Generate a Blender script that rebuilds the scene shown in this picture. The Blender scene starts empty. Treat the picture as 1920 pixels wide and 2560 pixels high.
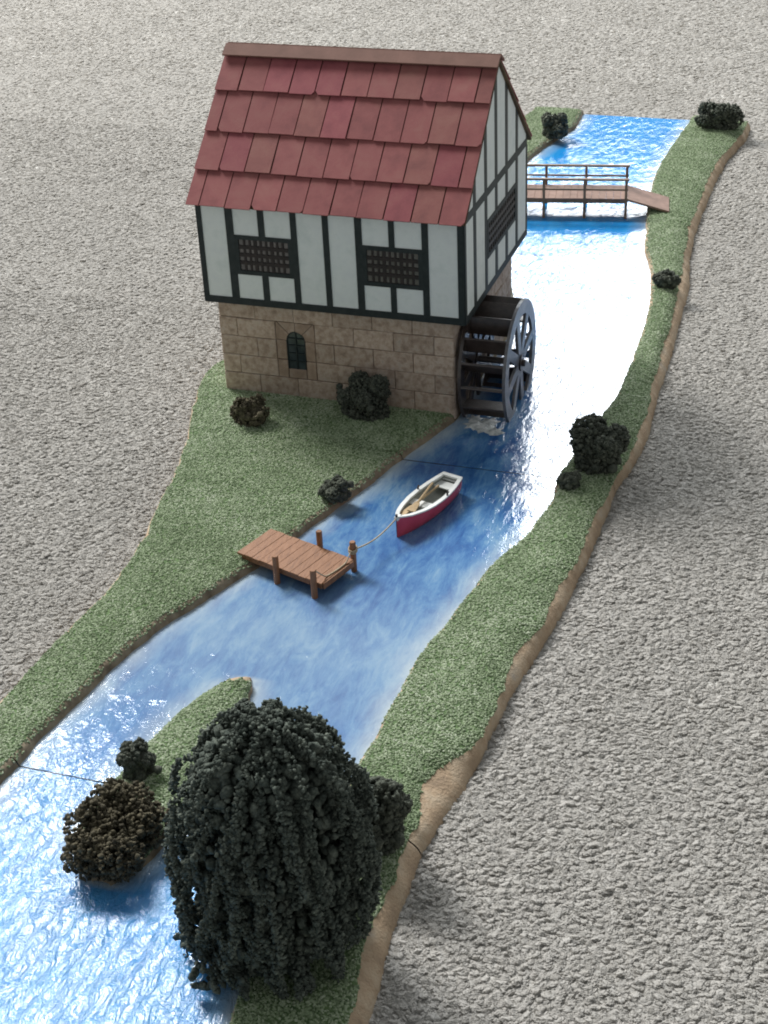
import bpy, math, random
import numpy as np
from mathutils import Vector, Matrix
random.seed(7); rng = np.random.default_rng(11)
scene = bpy.context.scene
C = scene.collection
scene.unit_settings.system = 'METRIC'; scene.unit_settings.scale_length = 0.01      # one unit is one centimetre

# ------------------------------------------------------------------ camera
cam_d = bpy.data.cameras.new('camera'); cam = bpy.data.objects.new('camera', cam_d); C.objects.link(cam)
cr = Vector((0.949156, 0.311982, -0.042072)); cu = Vector((-0.126698, 0.500917, 0.856172)); cf = Vector((-0.288185, 0.807310, -0.514976))
m = Matrix((cr, cu, -cf)).transposed().to_4x4(); m.translation = Vector((33.844, -68.872, 38.711))
cam.matrix_world = m
cam_d.sensor_fit = 'HORIZONTAL'; cam_d.sensor_width = 36; cam_d.lens = 3942.05 / 1920 * 36
cam_d.clip_start = 1; cam_d.clip_end = 3000
cam_d.dof.use_dof = True; cam_d.dof.focus_distance = 76; cam_d.dof.aperture_fstop = 0.22 * 100 / 1.0
scene.camera = cam
# ------------------------------------------------------------------ room light: dim walls all round, two windows
world = bpy.data.worlds.new('World'); scene.world = world; world.use_nodes = True
bg = world.node_tree.nodes['Background']; bg.inputs[0].default_value = (0.93, 0.98, 1.0, 1); bg.inputs[1].default_value = 0.38
def window(name, centre, normal, w, h, radiance, col):
    d = bpy.data.lights.new(name, 'AREA'); d.shape = 'RECTANGLE'; d.size = w; d.size_y = h
    d.energy = radiance * math.pi * w * h; d.color = col
    o = bpy.data.objects.new(name, d); C.objects.link(o); o.location = centre
    o.rotation_euler = Vector(normal).to_track_quat('-Z', 'Y').to_euler()
    return o
window('far_window_light', (-18, 392, 207), (0, -1, -.3), 138, 106, 27, (0.93, 0.97, 1.0))
window('side_window_light', (-247, 160, 285), (0.83, -0.55, -0.5), 99, 112, 76, (1.0, 0.985, 0.96))
window('corner_window_light', (-202, 243, 360), (0.60, -0.70, -0.6), 61, 112, 58, (0.95, 0.98, 1.0))
vs = scene.view_settings
vs.view_transform = 'Standard'; vs.look = 'None'; vs.exposure = -0.22; vs.gamma = 1; vs.use_curve_mapping = False
scene.render.engine = 'CYCLES'; scene.cycles.pixel_filter_type = 'BLACKMAN_HARRIS'; scene.cycles.filter_width = 1.9

# ------------------------------------------------------------------ helpers
class MB:
    def __init__(s): s.v = []; s.f = []; s.mi = []
    def add(s, vs_, fs, mi=0):
        b = len(s.v); s.v += [tuple(p) for p in vs_]
        for f in fs: s.f.append(tuple(i + b for i in f)); s.mi.append(mi)
        return s
    def box(s, x0, x1, y0, y1, z0, z1, ch=0.0, M=None, mi=0):
        c = Vector(((x0+x1)/2, (y0+y1)/2, (z0+z1)/2)); h = Vector((abs(x1-x0)/2, abs(y1-y0)/2, abs(z1-z0)/2))
        if ch <= 0:
            vs_ = [Vector((c.x+a*h.x, c.y+b*h.y, c.z+d*h.z)) for a in (-1, 1) for b in (-1, 1) for d in (-1, 1)]
            fs = [(0,1,3,2),(4,6,7,5),(0,4,5,1),(2,3,7,6),(0,2,6,4),(1,5,7,3)]
        else:
            ch = min(ch, h.x*.45, h.y*.45, h.z*.45); vs_ = []; idx = {}
            for a in (-1, 1):
                for b in (-1, 1):
                    for d in (-1, 1):
                        for k in range(3):
                            p = [a*h.x, b*h.y, d*h.z]
                            for j in range(3):
                                if j != k: p[j] -= (a, b, d)[j]*ch
                            idx[(a, b, d, k)] = len(vs_); vs_.append(c + Vector(p))
            fs = []
            for k in range(3):
                o1, o2 = [j for j in range(3) if j != k]
                for sg in (-1, 1):
                    q = []
                    for t1, t2 in ((-1,-1),(1,-1),(1,1),(-1,1)):
                        t = [0,0,0]; t[k] = sg; t[o1] = t1; t[o2] = t2; q.append(idx[(*t, k)])
                    fs.append(q)
                for t1 in (-1, 1):
                    for t2 in (-1, 1):
                        q = []
                        for kk, e in ((o1, -1), (o1, 1), (o2, 1), (o2, -1)):
                            t = [0,0,0]; t[k] = e; t[o1] = t1; t[o2] = t2; q.append(idx[(*t, kk)])
                        fs.append(q)
            for a in (-1, 1):
                for b in (-1, 1):
                    for d in (-1, 1): fs.append([idx[(a, b, d, k)] for k in range(3)])
        if M is not None: vs_ = [M @ p for p in vs_]
        return s.add(vs_, fs, mi)
    def prism(s, poly, fn, d0, d1, mi=0):
        n = len(poly); vs_ = [fn(a, b, d0) for a, b in poly] + [fn(a, b, d1) for a, b in poly]
        return s.add(vs_, [tuple(range(n))[::-1], tuple(range(n, 2*n))] + [(i, (i+1) % n, n+(i+1) % n, n+i) for i in range(n)], mi)
    def tube(s, pts, r, n=8, cap=True, mi=0):
        pts = [Vector(p) for p in pts]; rs = r if isinstance(r, (list, tuple)) else [r]*len(pts); rings = []
        up = None
        for i, p in enumerate(pts):
            t = (pts[min(i+1, len(pts)-1)] - pts[max(i-1, 0)]).normalized()
            if up is None: up = Vector((0,0,1)) if abs(t.z) < .9 else Vector((1,0,0))
            a = t.cross(up).normalized(); up = a.cross(t).normalized()
            rings.append([p + rs[i]*(math.cos(2*math.pi*k/n)*a + math.sin(2*math.pi*k/n)*up) for k in range(n)])
        vs_ = [q for rg in rings for q in rg]; fs = []
        for i in range(len(pts)-1):
            for k in range(n): fs.append((i*n+k, i*n+(k+1) % n, (i+1)*n+(k+1) % n, (i+1)*n+k))
        if cap: fs += [tuple(range(n)), tuple(range((len(pts)-1)*n, len(pts)*n))[::-1]]
        return s.add(vs_, fs, mi)
    def mesh(s, name):
        me = bpy.data.meshes.new(name); me.from_pydata([tuple(p) for p in s.v], [], s.f)
        me.validate(); me.update()
        import bmesh
        bm = bmesh.new(); bm.from_mesh(me); bmesh.ops.recalc_face_normals(bm, faces=bm.faces); bm.to_mesh(me); bm.free()
        return me
    def build(s, name, mats, parent=None, smooth=False):
        me = s.mesh(name); return link(name, me, mats, parent, smooth, s.mi)
def link(name, me, mats, parent=None, smooth=False, mi=None):
    if not isinstance(mats, (list, tuple)): mats = [mats]
    if len(me.materials) == 0:
        for q in mats: me.materials.append(q)
        if mi is not None and len(mats) > 1 and len(mi) == len(me.polygons): me.polygons.foreach_set('material_index', mi)
        if smooth: me.polygons.foreach_set('use_smooth', [True]*len(me.polygons))
    o = bpy.data.objects.new(name, me); C.objects.link(o)
    if parent is not None: o.parent = parent
    return o
def tag(o, label=None, cat=None, group=None, kind=None):
    for k, v in (('label', label), ('category', cat), ('group', group), ('kind', kind)):
        if v: o[k] = v
    return o
def empty(name, loc=(0,0,0)):
    o = bpy.data.objects.new(name, None); C.objects.link(o); o.location = loc; o.empty_display_size = .5; return o
def thing(name, label, cat, group=None): return tag(empty(name), label, cat, group)
def npmesh(name, V, F):
    me = bpy.data.meshes.new(name); V = np.asarray(V, np.float32); F = np.asarray(F, np.int32); k = F.shape[1]
    me.vertices.add(len(V)); me.vertices.foreach_set('co', V.ravel())
    me.loops.add(F.size); me.loops.foreach_set('vertex_index', F.ravel())
    me.polygons.add(len(F)); me.polygons.foreach_set('loop_start', np.arange(0, F.size, k, dtype=np.int32))
    me.update(calc_edges=True); return me

# ------------------------------------------------------------------ materials
def nd(nt, t, **kw):
    n = nt.nodes.new(t)
    for k, v in kw.items(): setattr(n, k, v)
    return n
def base(name, rough=.7, spec=.3):
    q = bpy.data.materials.new(name); q.use_nodes = True; nt = q.node_tree; b = nt.nodes['Principled BSDF']
    b.inputs['Roughness'].default_value = rough; b.inputs['Specular IOR Level'].default_value = spec
    return q, nt, b
def ramp(nt, fac, cols, pos):
    r = nd(nt, 'ShaderNodeValToRGB'); e = r.color_ramp.elements
    while len(e) < len(cols): e.new(.5)
    for i, (c, p) in enumerate(zip(cols, pos)): e[i].color = (*c, 1); e[i].position = p
    nt.links.new(fac, r.inputs[0]); return r.outputs[0]
def noise(nt, vec, scale, detail=3, rough=.55, dist=0):
    n = nd(nt, 'ShaderNodeTexNoise'); n.inputs['Scale'].default_value = scale; n.inputs['Detail'].default_value = detail
    n.inputs['Roughness'].default_value = rough; n.inputs['Distortion'].default_value = dist
    nt.links.new(vec, n.inputs['Vector']); return n.outputs['Fac']
def mapping(nt, vec, scale=(1,1,1), rot=(0,0,0)):
    n = nd(nt, 'ShaderNodeMapping'); n.inputs['Scale'].default_value = scale; n.inputs['Rotation'].default_value = rot
    nt.links.new(vec, n.inputs['Vector']); return n.outputs[0]
def mix(nt, fac, a, b, mode='MIX'):
    n = nd(nt, 'ShaderNodeMix', data_type='RGBA', blend_type=mode)
    for inp, v in ((0, fac), (6, a), (7, b)):
        if isinstance(v, (int, float)): n.inputs[inp].default_value = v
        elif isinstance(v, tuple): n.inputs[inp].default_value = (*v, 1)
        else: nt.links.new(v, n.inputs[inp])
    return n.outputs[2]
def mth(nt, op, a, b=0.0):
    n = nd(nt, 'ShaderNodeMath', operation=op)
    for i, v in enumerate((a, b)):
        if isinstance(v, (int, float)): n.inputs[i].default_value = v
        else: nt.links.new(v, n.inputs[i])
    return n.outputs[0]
def bump(nt, b, h, strength, dist):
    n = nd(nt, 'ShaderNodeBump'); n.inputs['Strength'].default_value = strength; n.inputs['Distance'].default_value = dist
    nt.links.new(h, n.inputs['Height']); nt.links.new(n.outputs[0], b.inputs['Normal']); return n
def surf(name, cols, pos, scale, rough=.7, spec=.3, bscale=0, bstr=0, bdist=.03, stretch=(1,1,1), rnd=0, detail=4, coord='Object'):
    q, nt, b = base(name, rough, spec)
    tc = nd(nt, 'ShaderNodeTexCoord'); oi = nd(nt, 'ShaderNodeObjectInfo')
    off = nd(nt, 'ShaderNodeVectorMath', operation='ADD'); nt.links.new(tc.outputs[coord], off.inputs[0])
    sc = nd(nt, 'ShaderNodeVectorMath', operation='SCALE'); sc.inputs[0].default_value = (37, 53, 71); nt.links.new(oi.outputs['Random'], sc.inputs['Scale'])
    nt.links.new(sc.outputs[0], off.inputs[1])
    v = mapping(nt, off.outputs[0], stretch)
    col = ramp(nt, noise(nt, v, scale, detail), cols, pos)
    if rnd:
        k = mth(nt, 'ADD', mth(nt, 'MULTIPLY', oi.outputs['Random'], rnd), 1 - rnd/2)
        hs = nd(nt, 'ShaderNodeHueSaturation'); nt.links.new(k, hs.inputs['Value']); nt.links.new(col, hs.inputs['Color']); col = hs.outputs[0]
    nt.links.new(col, b.inputs['Base Color'])
    if bstr: bump(nt, b, noise(nt, v, bscale, 5, .6), bstr, bdist)
    return q
M = {}
M['tile_crimson'] = surf('tile_crimson', [(.22,.060,.070), (.28,.078,.088), (.31,.105,.105)], [.25,.5,.78], 1.1, .75, .25, 14, .4, .03, rnd=.13)
M['tile_brown'] = surf('tile_brownish', [(.205,.075,.070), (.265,.098,.088), (.295,.128,.108)], [.25,.5,.78], 1.1, .75, .25, 14, .4, .03, rnd=.13)
M['tile'] = surf('tile_red', [(.215,.070,.070), (.28,.092,.090), (.30,.12,.108)], [.25,.5,.78], 1.1, .75, .25, 14, .35, .03, rnd=.13)
M['ridge'] = surf('ridge_brown', [(.17,.092,.072), (.22,.12,.095)], [.3,.7], 1.2, .75, .2, 12, .3, .03)
M['roof_under'] = surf('roof_wood', [(.055,.035,.022), (.11,.075,.04)], [.3,.7], 2, .8, .2, 10, .3, .03)
M['timber'] = surf('timber_black', [(.012,.019,.020), (.026,.034,.035)], [.3,.7], 2.5, .6, .25, 9, .25, .02)
M['plaster'] = surf('plaster_white', [(.60,.65,.64), (.68,.72,.71), (.64,.68,.68)], [.3,.5,.7], 1.3, .8, .2, 22, .25, .015)
M['lattice'] = surf('lattice_brown', [(.014,.011,.011), (.028,.020,.019)], [.3,.7], 3, .55, .3)
M['pane_dark'] = surf('window_pane', [(.06,.055,.053), (.13,.118,.113)], [.3,.7], 2.2, .25, .5)
M['stone'] = surf('sandstone', [(.28,.21,.165), (.42,.32,.25), (.52,.42,.345), (.39,.35,.30)], [.28,.45,.60,.76], 3.2, .9, .15, 12, .9, .05, rnd=.22, detail=9)
M['mortar'] = surf('mortar_dark', [(.17,.125,.097), (.23,.175,.14)], [.3,.7], 4, .95, .1)
M['stone_pale'] = surf('arch_stone', [(.22,.16,.12), (.34,.25,.19), (.44,.36,.30)], [.25,.5,.75], 2, .9, .15, 9, .7, .05, rnd=.2, detail=7)
M['arch_glass'] = surf('arch_window_glass', [(.02,.03,.035), (.06,.08,.085)], [.3,.7], 1.5, .15, .6)
M['wheel'] = surf('wheel_wood', [(.028,.020,.017), (.065,.046,.040)], [.3,.7], 3, .32, .8, 9, .3, .03)
M['wheel_sheen'] = surf('wheel_wood_sheen', [(.085,.083,.09), (.16,.155,.165)], [.3,.7], 3, .3, .8, 9, .25, .03)  # outer wheel face: blue-grey reflection painted into the wood colour
M['jetty'] = surf('jetty_wood', [(.18,.080,.036), (.26,.12,.056), (.31,.155,.082)], [.3,.5,.75], 1.6, .5, .4, 7, .35, .03, stretch=(6,1,1), rnd=.1)
M['bridge_deck'] = surf('bridge_boards', [(.20,.125,.095), (.30,.19,.15)], [.3,.7], 2, .7, .3, 8, .3, .03, rnd=.2)
M['bridge_wood'] = surf('bridge_rail_wood', [(.15,.10,.062), (.25,.17,.11)], [.3,.7], 2, .6, .35, 8, .3, .03)
M['hull'] = surf('boat_red', [(.54,.055,.10), (.64,.08,.13)], [.3,.7], 2, .38, .45, 6, .1, .02)
M['boat_white'] = surf('boat_white', [(.62,.64,.62), (.74,.75,.73)], [.3,.7], 2, .5, .35, 8, .2, .02)
M['boat_grey'] = surf('boat_floor_grey', [(.22,.23,.21), (.36,.37,.34)], [.3,.7], 2, .7, .25)
M['oar'] = surf('oar_wood', [(.33,.235,.13), (.47,.35,.21)], [.3,.7], 4, .7, .25, 9, .3, .02)
M['iron'] = surf('dark_iron', [(.03,.025,.025), (.06,.05,.05)], [.3,.7], 4, .5, .4)
M['rope'] = surf('rope_cord', [(.36,.29,.20), (.55,.47,.35)], [.3,.7], 12, .9, .1)
M['foam'] = surf('painted_foam', [(.35,.38,.38), (.75,.76,.74)], [.35,.65], 3.5, .35, .5, 5, .7, .05)
M['trunk'] = surf('trunk_brown', [(.03,.02,.014), (.07,.05,.03)], [.3,.7], 3, .9, .1)
M['earth'] = surf('tan_board_edge', [(.27,.20,.14), (.41,.30,.20), (.48,.38,.27), (.42,.37,.31)], [.25,.45,.62,.8], 1.1, .85, .2, 8, .9, .06, detail=9)
M['mud'] = surf('mud_brown', [(.15,.118,.08), (.26,.21,.145), (.36,.31,.225)], [.3,.5,.8], 1.6, .75, .3, 5, .5, .05, detail=5)
M['turf'] = surf('turf_paint', [(.08,.125,.06), (.15,.22,.10)], [.3,.7], 2.5, .95, .1, 10, .8, .05)
def foliage(name, c0, c1, c2):
    q, nt, b = base(name, .9, .12); g = nd(nt, 'ShaderNodeNewGeometry')
    v = g.outputs['Position']
    f = mth(nt, 'ADD', mth(nt, 'MULTIPLY', noise(nt, v, 3.0, 4), .6), mth(nt, 'MULTIPLY', noise(nt, v, 14, 3), .4))
    nt.links.new(ramp(nt, f, [c0, c1, c2], [.36, .5, .66]), b.inputs['Base Color'])
    bump(nt, b, noise(nt, v, 11, 5, .7), 1.0, .08); return q
M['fir'] = foliage('fir_foliage', (.042,.054,.046), (.095,.112,.095), (.21,.235,.195))
M['bush'] = foliage('bush_foliage', (.045,.052,.043), (.092,.102,.082), (.18,.19,.15))
M['bush_brown'] = foliage('bush_brown_foliage', (.048,.043,.032), (.105,.093,.063), (.21,.185,.125))
def crumb_mat(name, cols, pos, patch):
    q, nt, b = base(name, .85, .25); oi = nd(nt, 'ShaderNodeObjectInfo'); g = nd(nt, 'ShaderNodeNewGeometry')
    f = mth(nt, 'ADD', mth(nt, 'MULTIPLY', oi.outputs['Random'], .8), mth(nt, 'MULTIPLY', mth(nt, 'SUBTRACT', noise(nt, g.outputs['Position'], patch, 3), .5), .9))
    nt.links.new(ramp(nt, f, cols, pos), b.inputs['Base Color'])
    bump(nt, b, noise(nt, g.outputs['Position'], 22, 4, .7), .6, .04); return q
M['grass'] = crumb_mat('grass_flock', [(.15,.195,.11), (.25,.32,.185), (.33,.395,.255), (.49,.53,.41)], [.05,.33,.62,.92], .5)
M['wool'] = crumb_mat('carpet_wool', [(.63,.606,.565), (.68,.656,.615), (.73,.706,.665)], [.0,.4,.85], .12)
nt = M['wool'].node_tree; b = nt.nodes['Principled BSDF']; tr = nd(nt, 'ShaderNodeBsdfTranslucent'); ms = nd(nt, 'ShaderNodeMixShader'); ms.inputs[0].default_value = .5
nt.links.new(b.inputs['Base Color'].links[0].from_socket, tr.inputs[0]); nt.links.new(b.outputs[0], ms.inputs[1]); nt.links.new(tr.outputs[0], ms.inputs[2]); nt.links.new(ms.outputs[0], nt.nodes['Material Output'].inputs[0])
M['carpet'] = surf('carpet_backing', [(.47,.455,.425), (.53,.515,.485)], [.35,.65], 3.2, .95, .1, 4, 1, .1)
def water_mat():
    q, nt, b = base('painted_water', .08, .5); b.inputs['IOR'].default_value = 1.6
    g = nd(nt, 'ShaderNodeNewGeometry'); p = g.outputs['Position']
    v = mapping(nt, p, (1.0, .34, .5), (0, 0, math.radians(12)))
    n1 = noise(nt, v, 1.0, 7, .68, .8); n2 = noise(nt, p, .13, 3, .5); n3 = noise(nt, mapping(nt, p, (2.6, .9, 1), (0,0,math.radians(12))), 1.0, 7, .72, .6)
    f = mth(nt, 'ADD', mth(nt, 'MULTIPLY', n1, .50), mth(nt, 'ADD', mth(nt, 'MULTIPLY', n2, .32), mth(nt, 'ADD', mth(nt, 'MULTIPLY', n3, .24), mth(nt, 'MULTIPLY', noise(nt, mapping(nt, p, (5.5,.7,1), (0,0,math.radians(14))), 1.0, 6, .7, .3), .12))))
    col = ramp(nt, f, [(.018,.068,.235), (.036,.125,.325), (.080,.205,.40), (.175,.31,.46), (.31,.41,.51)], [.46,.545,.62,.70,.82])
    at = nd(nt, 'ShaderNodeAttribute', attribute_name='shore')
    e = mth(nt, 'MULTIPLY', mth(nt, 'SUBTRACT', 1.0, at.outputs['Fac']), mth(nt, 'ADD', mth(nt, 'MULTIPLY', n3, 1.0), .22))
    chop = nd(nt, 'ShaderNodeAttribute', attribute_name='azure')
    col = mix(nt, chop.outputs['Fac'], col, mix(nt, n1, (.0,.15,.50), (.02,.34,.70)))
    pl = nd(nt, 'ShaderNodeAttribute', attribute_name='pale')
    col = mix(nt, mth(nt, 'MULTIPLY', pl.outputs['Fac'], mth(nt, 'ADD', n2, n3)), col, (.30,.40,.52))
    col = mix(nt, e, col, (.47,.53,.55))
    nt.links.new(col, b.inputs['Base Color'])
    chop = nd(nt, 'ShaderNodeAttribute', attribute_name='chop')
    w = noise(nt, mapping(nt, p, (1.6, .75, 1), (0,0,math.radians(-18))), 1.45, 4, .62, .9)
    w2 = noise(nt, p, 9, 3, .6)
    h = mth(nt, 'ADD', mth(nt, 'MULTIPLY', w, 1.0), mth(nt, 'MULTIPLY', w2, .16))
    h = mth(nt, 'MULTIPLY', h, chop.outputs['Fac'])
    bump(nt, b, h, 1.0, .11)
    return q
M['water'] = water_mat()

# ------------------------------------------------------------------ point scatter (instanced grains), geometry nodes
def scatter(name, P, mat, size, squash, seed, parent=None, lump=.35, subdiv=1, smooth=True, zr0=0, zr1=6.283, fuzz=0):
    me = bpy.data.meshes.new(name); P = np.asarray(P, np.float32); me.vertices.add(len(P)); me.vertices.foreach_set('co', P.ravel()); me.update()
    me.materials.append(mat)
    o = bpy.data.objects.new(name, me); C.objects.link(o)
    if parent is not None: o.parent = parent
    ng = bpy.data.node_groups.new(name + '_nodes', 'GeometryNodeTree')
    ng.interface.new_socket('Geometry', in_out='INPUT', socket_type='NodeSocketGeometry'); ng.interface.new_socket('Geometry', in_out='OUTPUT', socket_type='NodeSocketGeometry')
    gi = ng.nodes.new('NodeGroupInput'); go = ng.nodes.new('NodeGroupOutput'); L = ng.links.new
    join = ng.nodes.new('GeometryNodeGeometryToInstance')
    for k in range(6):
        ico = ng.nodes.new('GeometryNodeMeshIcoSphere'); ico.inputs['Radius'].default_value = 1; ico.inputs['Subdivisions'].default_value = subdiv
        sp = ng.nodes.new('GeometryNodeSetPosition'); nz = ng.nodes.new('ShaderNodeTexNoise'); nz.noise_dimensions = '4D'
        nz.inputs['W'].default_value = seed + 3.7*k; nz.inputs['Scale'].default_value = 1.1; nz.inputs['Detail'].default_value = 2
        sub = ng.nodes.new('ShaderNodeVectorMath'); sub.operation = 'SUBTRACT'; sub.inputs[1].default_value = (.5,.5,.5); L(nz.outputs['Color'], sub.inputs[0])
        mul = ng.nodes.new('ShaderNodeVectorMath'); mul.operation = 'SCALE'; mul.inputs['Scale'].default_value = lump*4; L(sub.outputs[0], mul.inputs[0])
        off = mul.outputs[0]
        if fuzz:
            n2 = ng.nodes.new('ShaderNodeTexNoise'); n2.noise_dimensions = '4D'; n2.inputs['W'].default_value = seed + 9.1*k; n2.inputs['Scale'].default_value = 4.5; n2.inputs['Detail'].default_value = 2
            s2 = ng.nodes.new('ShaderNodeVectorMath'); s2.operation = 'SUBTRACT'; s2.inputs[1].default_value = (.5,.5,.5); L(n2.outputs['Color'], s2.inputs[0])
            m2 = ng.nodes.new('ShaderNodeVectorMath'); m2.operation = 'SCALE'; m2.inputs['Scale'].default_value = fuzz; L(s2.outputs[0], m2.inputs[0])
            ad = ng.nodes.new('ShaderNodeVectorMath'); ad.operation = 'ADD'; L(off, ad.inputs[0]); L(m2.outputs[0], ad.inputs[1]); off = ad.outputs[0]
        L(ico.outputs['Mesh'], sp.inputs['Geometry']); L(off, sp.inputs['Offset'])
        ss = ng.nodes.new('GeometryNodeSetShadeSmooth'); ss.inputs['Shade Smooth'].default_value = smooth; L(sp.outputs[0], ss.inputs[0])
        sm = ng.nodes.new('GeometryNodeSetMaterial'); sm.inputs['Material'].default_value = mat; L(ss.outputs[0], sm.inputs[0])
        L(sm.outputs[0], join.inputs[0])
    ip = ng.nodes.new('GeometryNodeInstanceOnPoints'); ip.inputs['Pick Instance'].default_value = True
    L(gi.outputs[0], ip.inputs['Points']); L(join.outputs[0], ip.inputs['Instance'])
    ri = ng.nodes.new('FunctionNodeRandomValue'); ri.data_type = 'INT'; ri.inputs[4].default_value = 0; ri.inputs[5].default_value = 5; L(ri.outputs[2], ip.inputs['Instance Index'])
    rr = ng.nodes.new('FunctionNodeRandomValue'); rr.data_type = 'FLOAT_VECTOR'; rr.inputs['Seed'].default_value = seed
    rr.inputs[0].default_value = (-.35, -.35, zr0); rr.inputs[1].default_value = (.35, .35, zr1); L(rr.outputs[0], ip.inputs['Rotation'])
    rs = ng.nodes.new('FunctionNodeRandomValue'); rs.data_type = 'FLOAT_VECTOR'; rs.inputs['Seed'].default_value = seed + 5
    rs.inputs[0].default_value = tuple(size*.7*q for q in squash); rs.inputs[1].default_value = tuple(size*1.35*q for q in squash); L(rs.outputs[0], ip.inputs['Scale'])
    L(ip.outputs[0], go.inputs[0])
    md = o.modifiers.new('grains', 'NODES'); md.node_group = ng
    return o

# ------------------------------------------------------------------ river boards (four modules end to end)
def F(pts):
    a = np.array(sorted(pts, key=lambda q: q[1])); ys, xs = a[:, 1], a[:, 0]
    d = np.gradient(xs, ys)
    def f(y):
        y = np.clip(np.asarray(y, float), ys[0], ys[-1]); i = np.clip(np.searchsorted(ys, y) - 1, 0, len(ys)-2)
        h = ys[i+1]-ys[i]; t = (y-ys[i])/h
        lin = xs[i]*(1-t) + xs[i+1]*t
        her = (2*t**3-3*t**2+1)*xs[i] + (t**3-2*t**2+t)*h*d[i] + (-2*t**3+3*t**2)*xs[i+1] + (t**3-t**2)*h*d[i+1]
        return .5*lin + .5*her
    return f
LW = F([(8.8,53.2),(8.95,49),(8.13,46),(7.25,41.4),(7.4,36),(8.3,30),(9.8,24),(11.8,18),(13.2,13.4),(13.3,12),(13.3,6),(13.3,.6),(12.75,-1.2),(11.85,-4),(10.75,-8),(9.57,-11.75),(8.6,-15),(7.41,-18),(6.32,-20.6),(5.64,-23.8),(5.28,-26.7),(5.02,-28.8),(4.94,-30.1),(4.87,-31.4),(4.8,-36),(5,-42),(5.6,-57)])
LO = F([(4.7,53.2),(4.3,48),(3.2,42),(1.6,34),(.8,26),(.7,18),(.5,12),(-.6,8),(-1.25,5),(-1.62,2.2),(-.6,-2),(.55,-5.2),(1.5,-9),(2.15,-12.7),(2.8,-16),(2.9,-18.5),(2.6,-22.9),(2.4,-26.2),(2.1,-29),(1.4,-34),(1,-42),(1,-57)])
RW = F([(17.34,52.8),(16.9,46),(16.79,39.7),(17.14,34.9),(18.05,28.9),(18.5,25.7),(19.56,22),(20.18,18.5),(20.51,15.2),(20.76,10.1),(20.75,4.9),(20.31,1.1),(19.9,-2.5),(19.7,-4.15),(19.9,-6.5),(19.44,-10),(18.52,-13),(18.02,-16.5),(17.48,-20),(17.41,-22.8),(17.34,-25.5),(17.2,-31),(17.24,-38),(17.4,-39.2),(17.6,-45),(17,-57)])
RO = F([(21.9,53.2),(21.9,50),(21.2,45.4),(20.98,40.3),(21,34.6),(21.16,29.5),(21.54,25.1),(22.05,21.8),(22.36,16.3),(22.65,11.3),(22.77,6.1),(23.02,1.9),(22.86,-1.1),(22.52,-3.5),(22.53,-7.4),(22.46,-10.7),(22.24,-14.8),(21.87,-18.3),(21.57,-20.9),(21.45,-23.3),(21.31,-26.1),(20.96,-28.5),(20.81,-30),(20.88,-31.9),(20.93,-33.8),(21.14,-35.4),(21.38,-37.5),(21.6,-44),(21.5,-57)])
RG = F([(21.6,53),(21.5,49),(20.8,45),(20.6,40),(20.6,34.6),(20.75,29.5),(21.1,25.1),(21.5,21.8),(21.9,16.3),(22.2,11),(22.3,6.7),(22.6,4),(22.65,-.5),(22.35,-5.3),(22.15,-9.2),(22.15,-11.5),(21.7,-14.3),(21.85,-16.3),(21.25,-18.5),(21.35,-21.6),(21.15,-24.5),(20.3,-26.3),(19.95,-27.3),(20.4,-29.2),(20.3,-30.7),(20.45,-32.3),(20.3,-33.6),(20.5,-35.7),(20.9,-37.3),(20.8,-44),(20.8,-57)])
IL = F([(11.3,-22.85),(10.75,-23.3),(9.95,-24.6),(9.45,-25.9),(9.2,-27.1),(8.85,-29.2),(8.8,-30.3),(8.75,-32.8),(9.4,-34),(10.5,-34.85)])
IR = F([(11.45,-22.85),(11.75,-23.5),(12.0,-24.6),(12.3,-27),(12.5,-29.5),(12.3,-31.7),(11.9,-33.7),(11.2,-34.85)])
WZ = .6
def vnoise(x, y, s, seed):
    r = np.random.default_rng(seed); tot = 0
    for k in range(4):
        a = r.uniform(0, 6.28, 2); w = s*(1.7**k)
        tot = tot + np.sin(w*(x*math.cos(a[0]) + y*math.sin(a[0])) + a[1]*7)*np.sin(w*.8*(y*math.cos(a[0]) - x*math.sin(a[0])) + a[1]*3)/(1.5**k)
    return tot/2.2
def strip(y0, y1, cols, dy=.3):
    """grid of rows in y; cols(y) gives lists of x and z across; returns V, quads"""
    n = int(math.ceil((y1-y0)/dy)); ys = np.linspace(y0, y1, n+1)
    X, Z = cols(ys); k = X.shape[1]
    V = np.stack([X, np.repeat(ys[:, None], k, 1), Z], -1).reshape(-1, 3)
    i = np.arange(n)[:, None]; j = np.arange(k-1)[None]
    Q = np.stack([i*k+j, i*k+j+1, (i+1)*k+j+1, (i+1)*k+j], -1).reshape(-1, 4)
    return V, Q, np.tile(np.arange(k-1), n)
def ragged(y, amp, seed): return amp*(vnoise(y*0, y, 1.3, seed) + .6*vnoise(y*0, y, 3.4, seed+1) + .4*vnoise(y*0, y, 8, seed+2))
def grass_pts(V, Q, sel, dens, lift=.01):
    T = V[Q[sel]]; A = np.linalg.norm(np.cross(T[:, 2]-T[:, 0], T[:, 3]-T[:, 1]), axis=1)/2
    n = rng.poisson(A*dens); idx = np.repeat(np.arange(len(A)), n); u, w = rng.random((2, len(idx)))
    t = T[idx]; P = (1-u)[:, None]*((1-w)[:, None]*t[:, 0] + w[:, None]*t[:, 3]) + u[:, None]*((1-w)[:, None]*t[:, 1] + w[:, None]*t[:, 2])
    P[:, 2] += lift*rng.random(len(P)); return P
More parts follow.
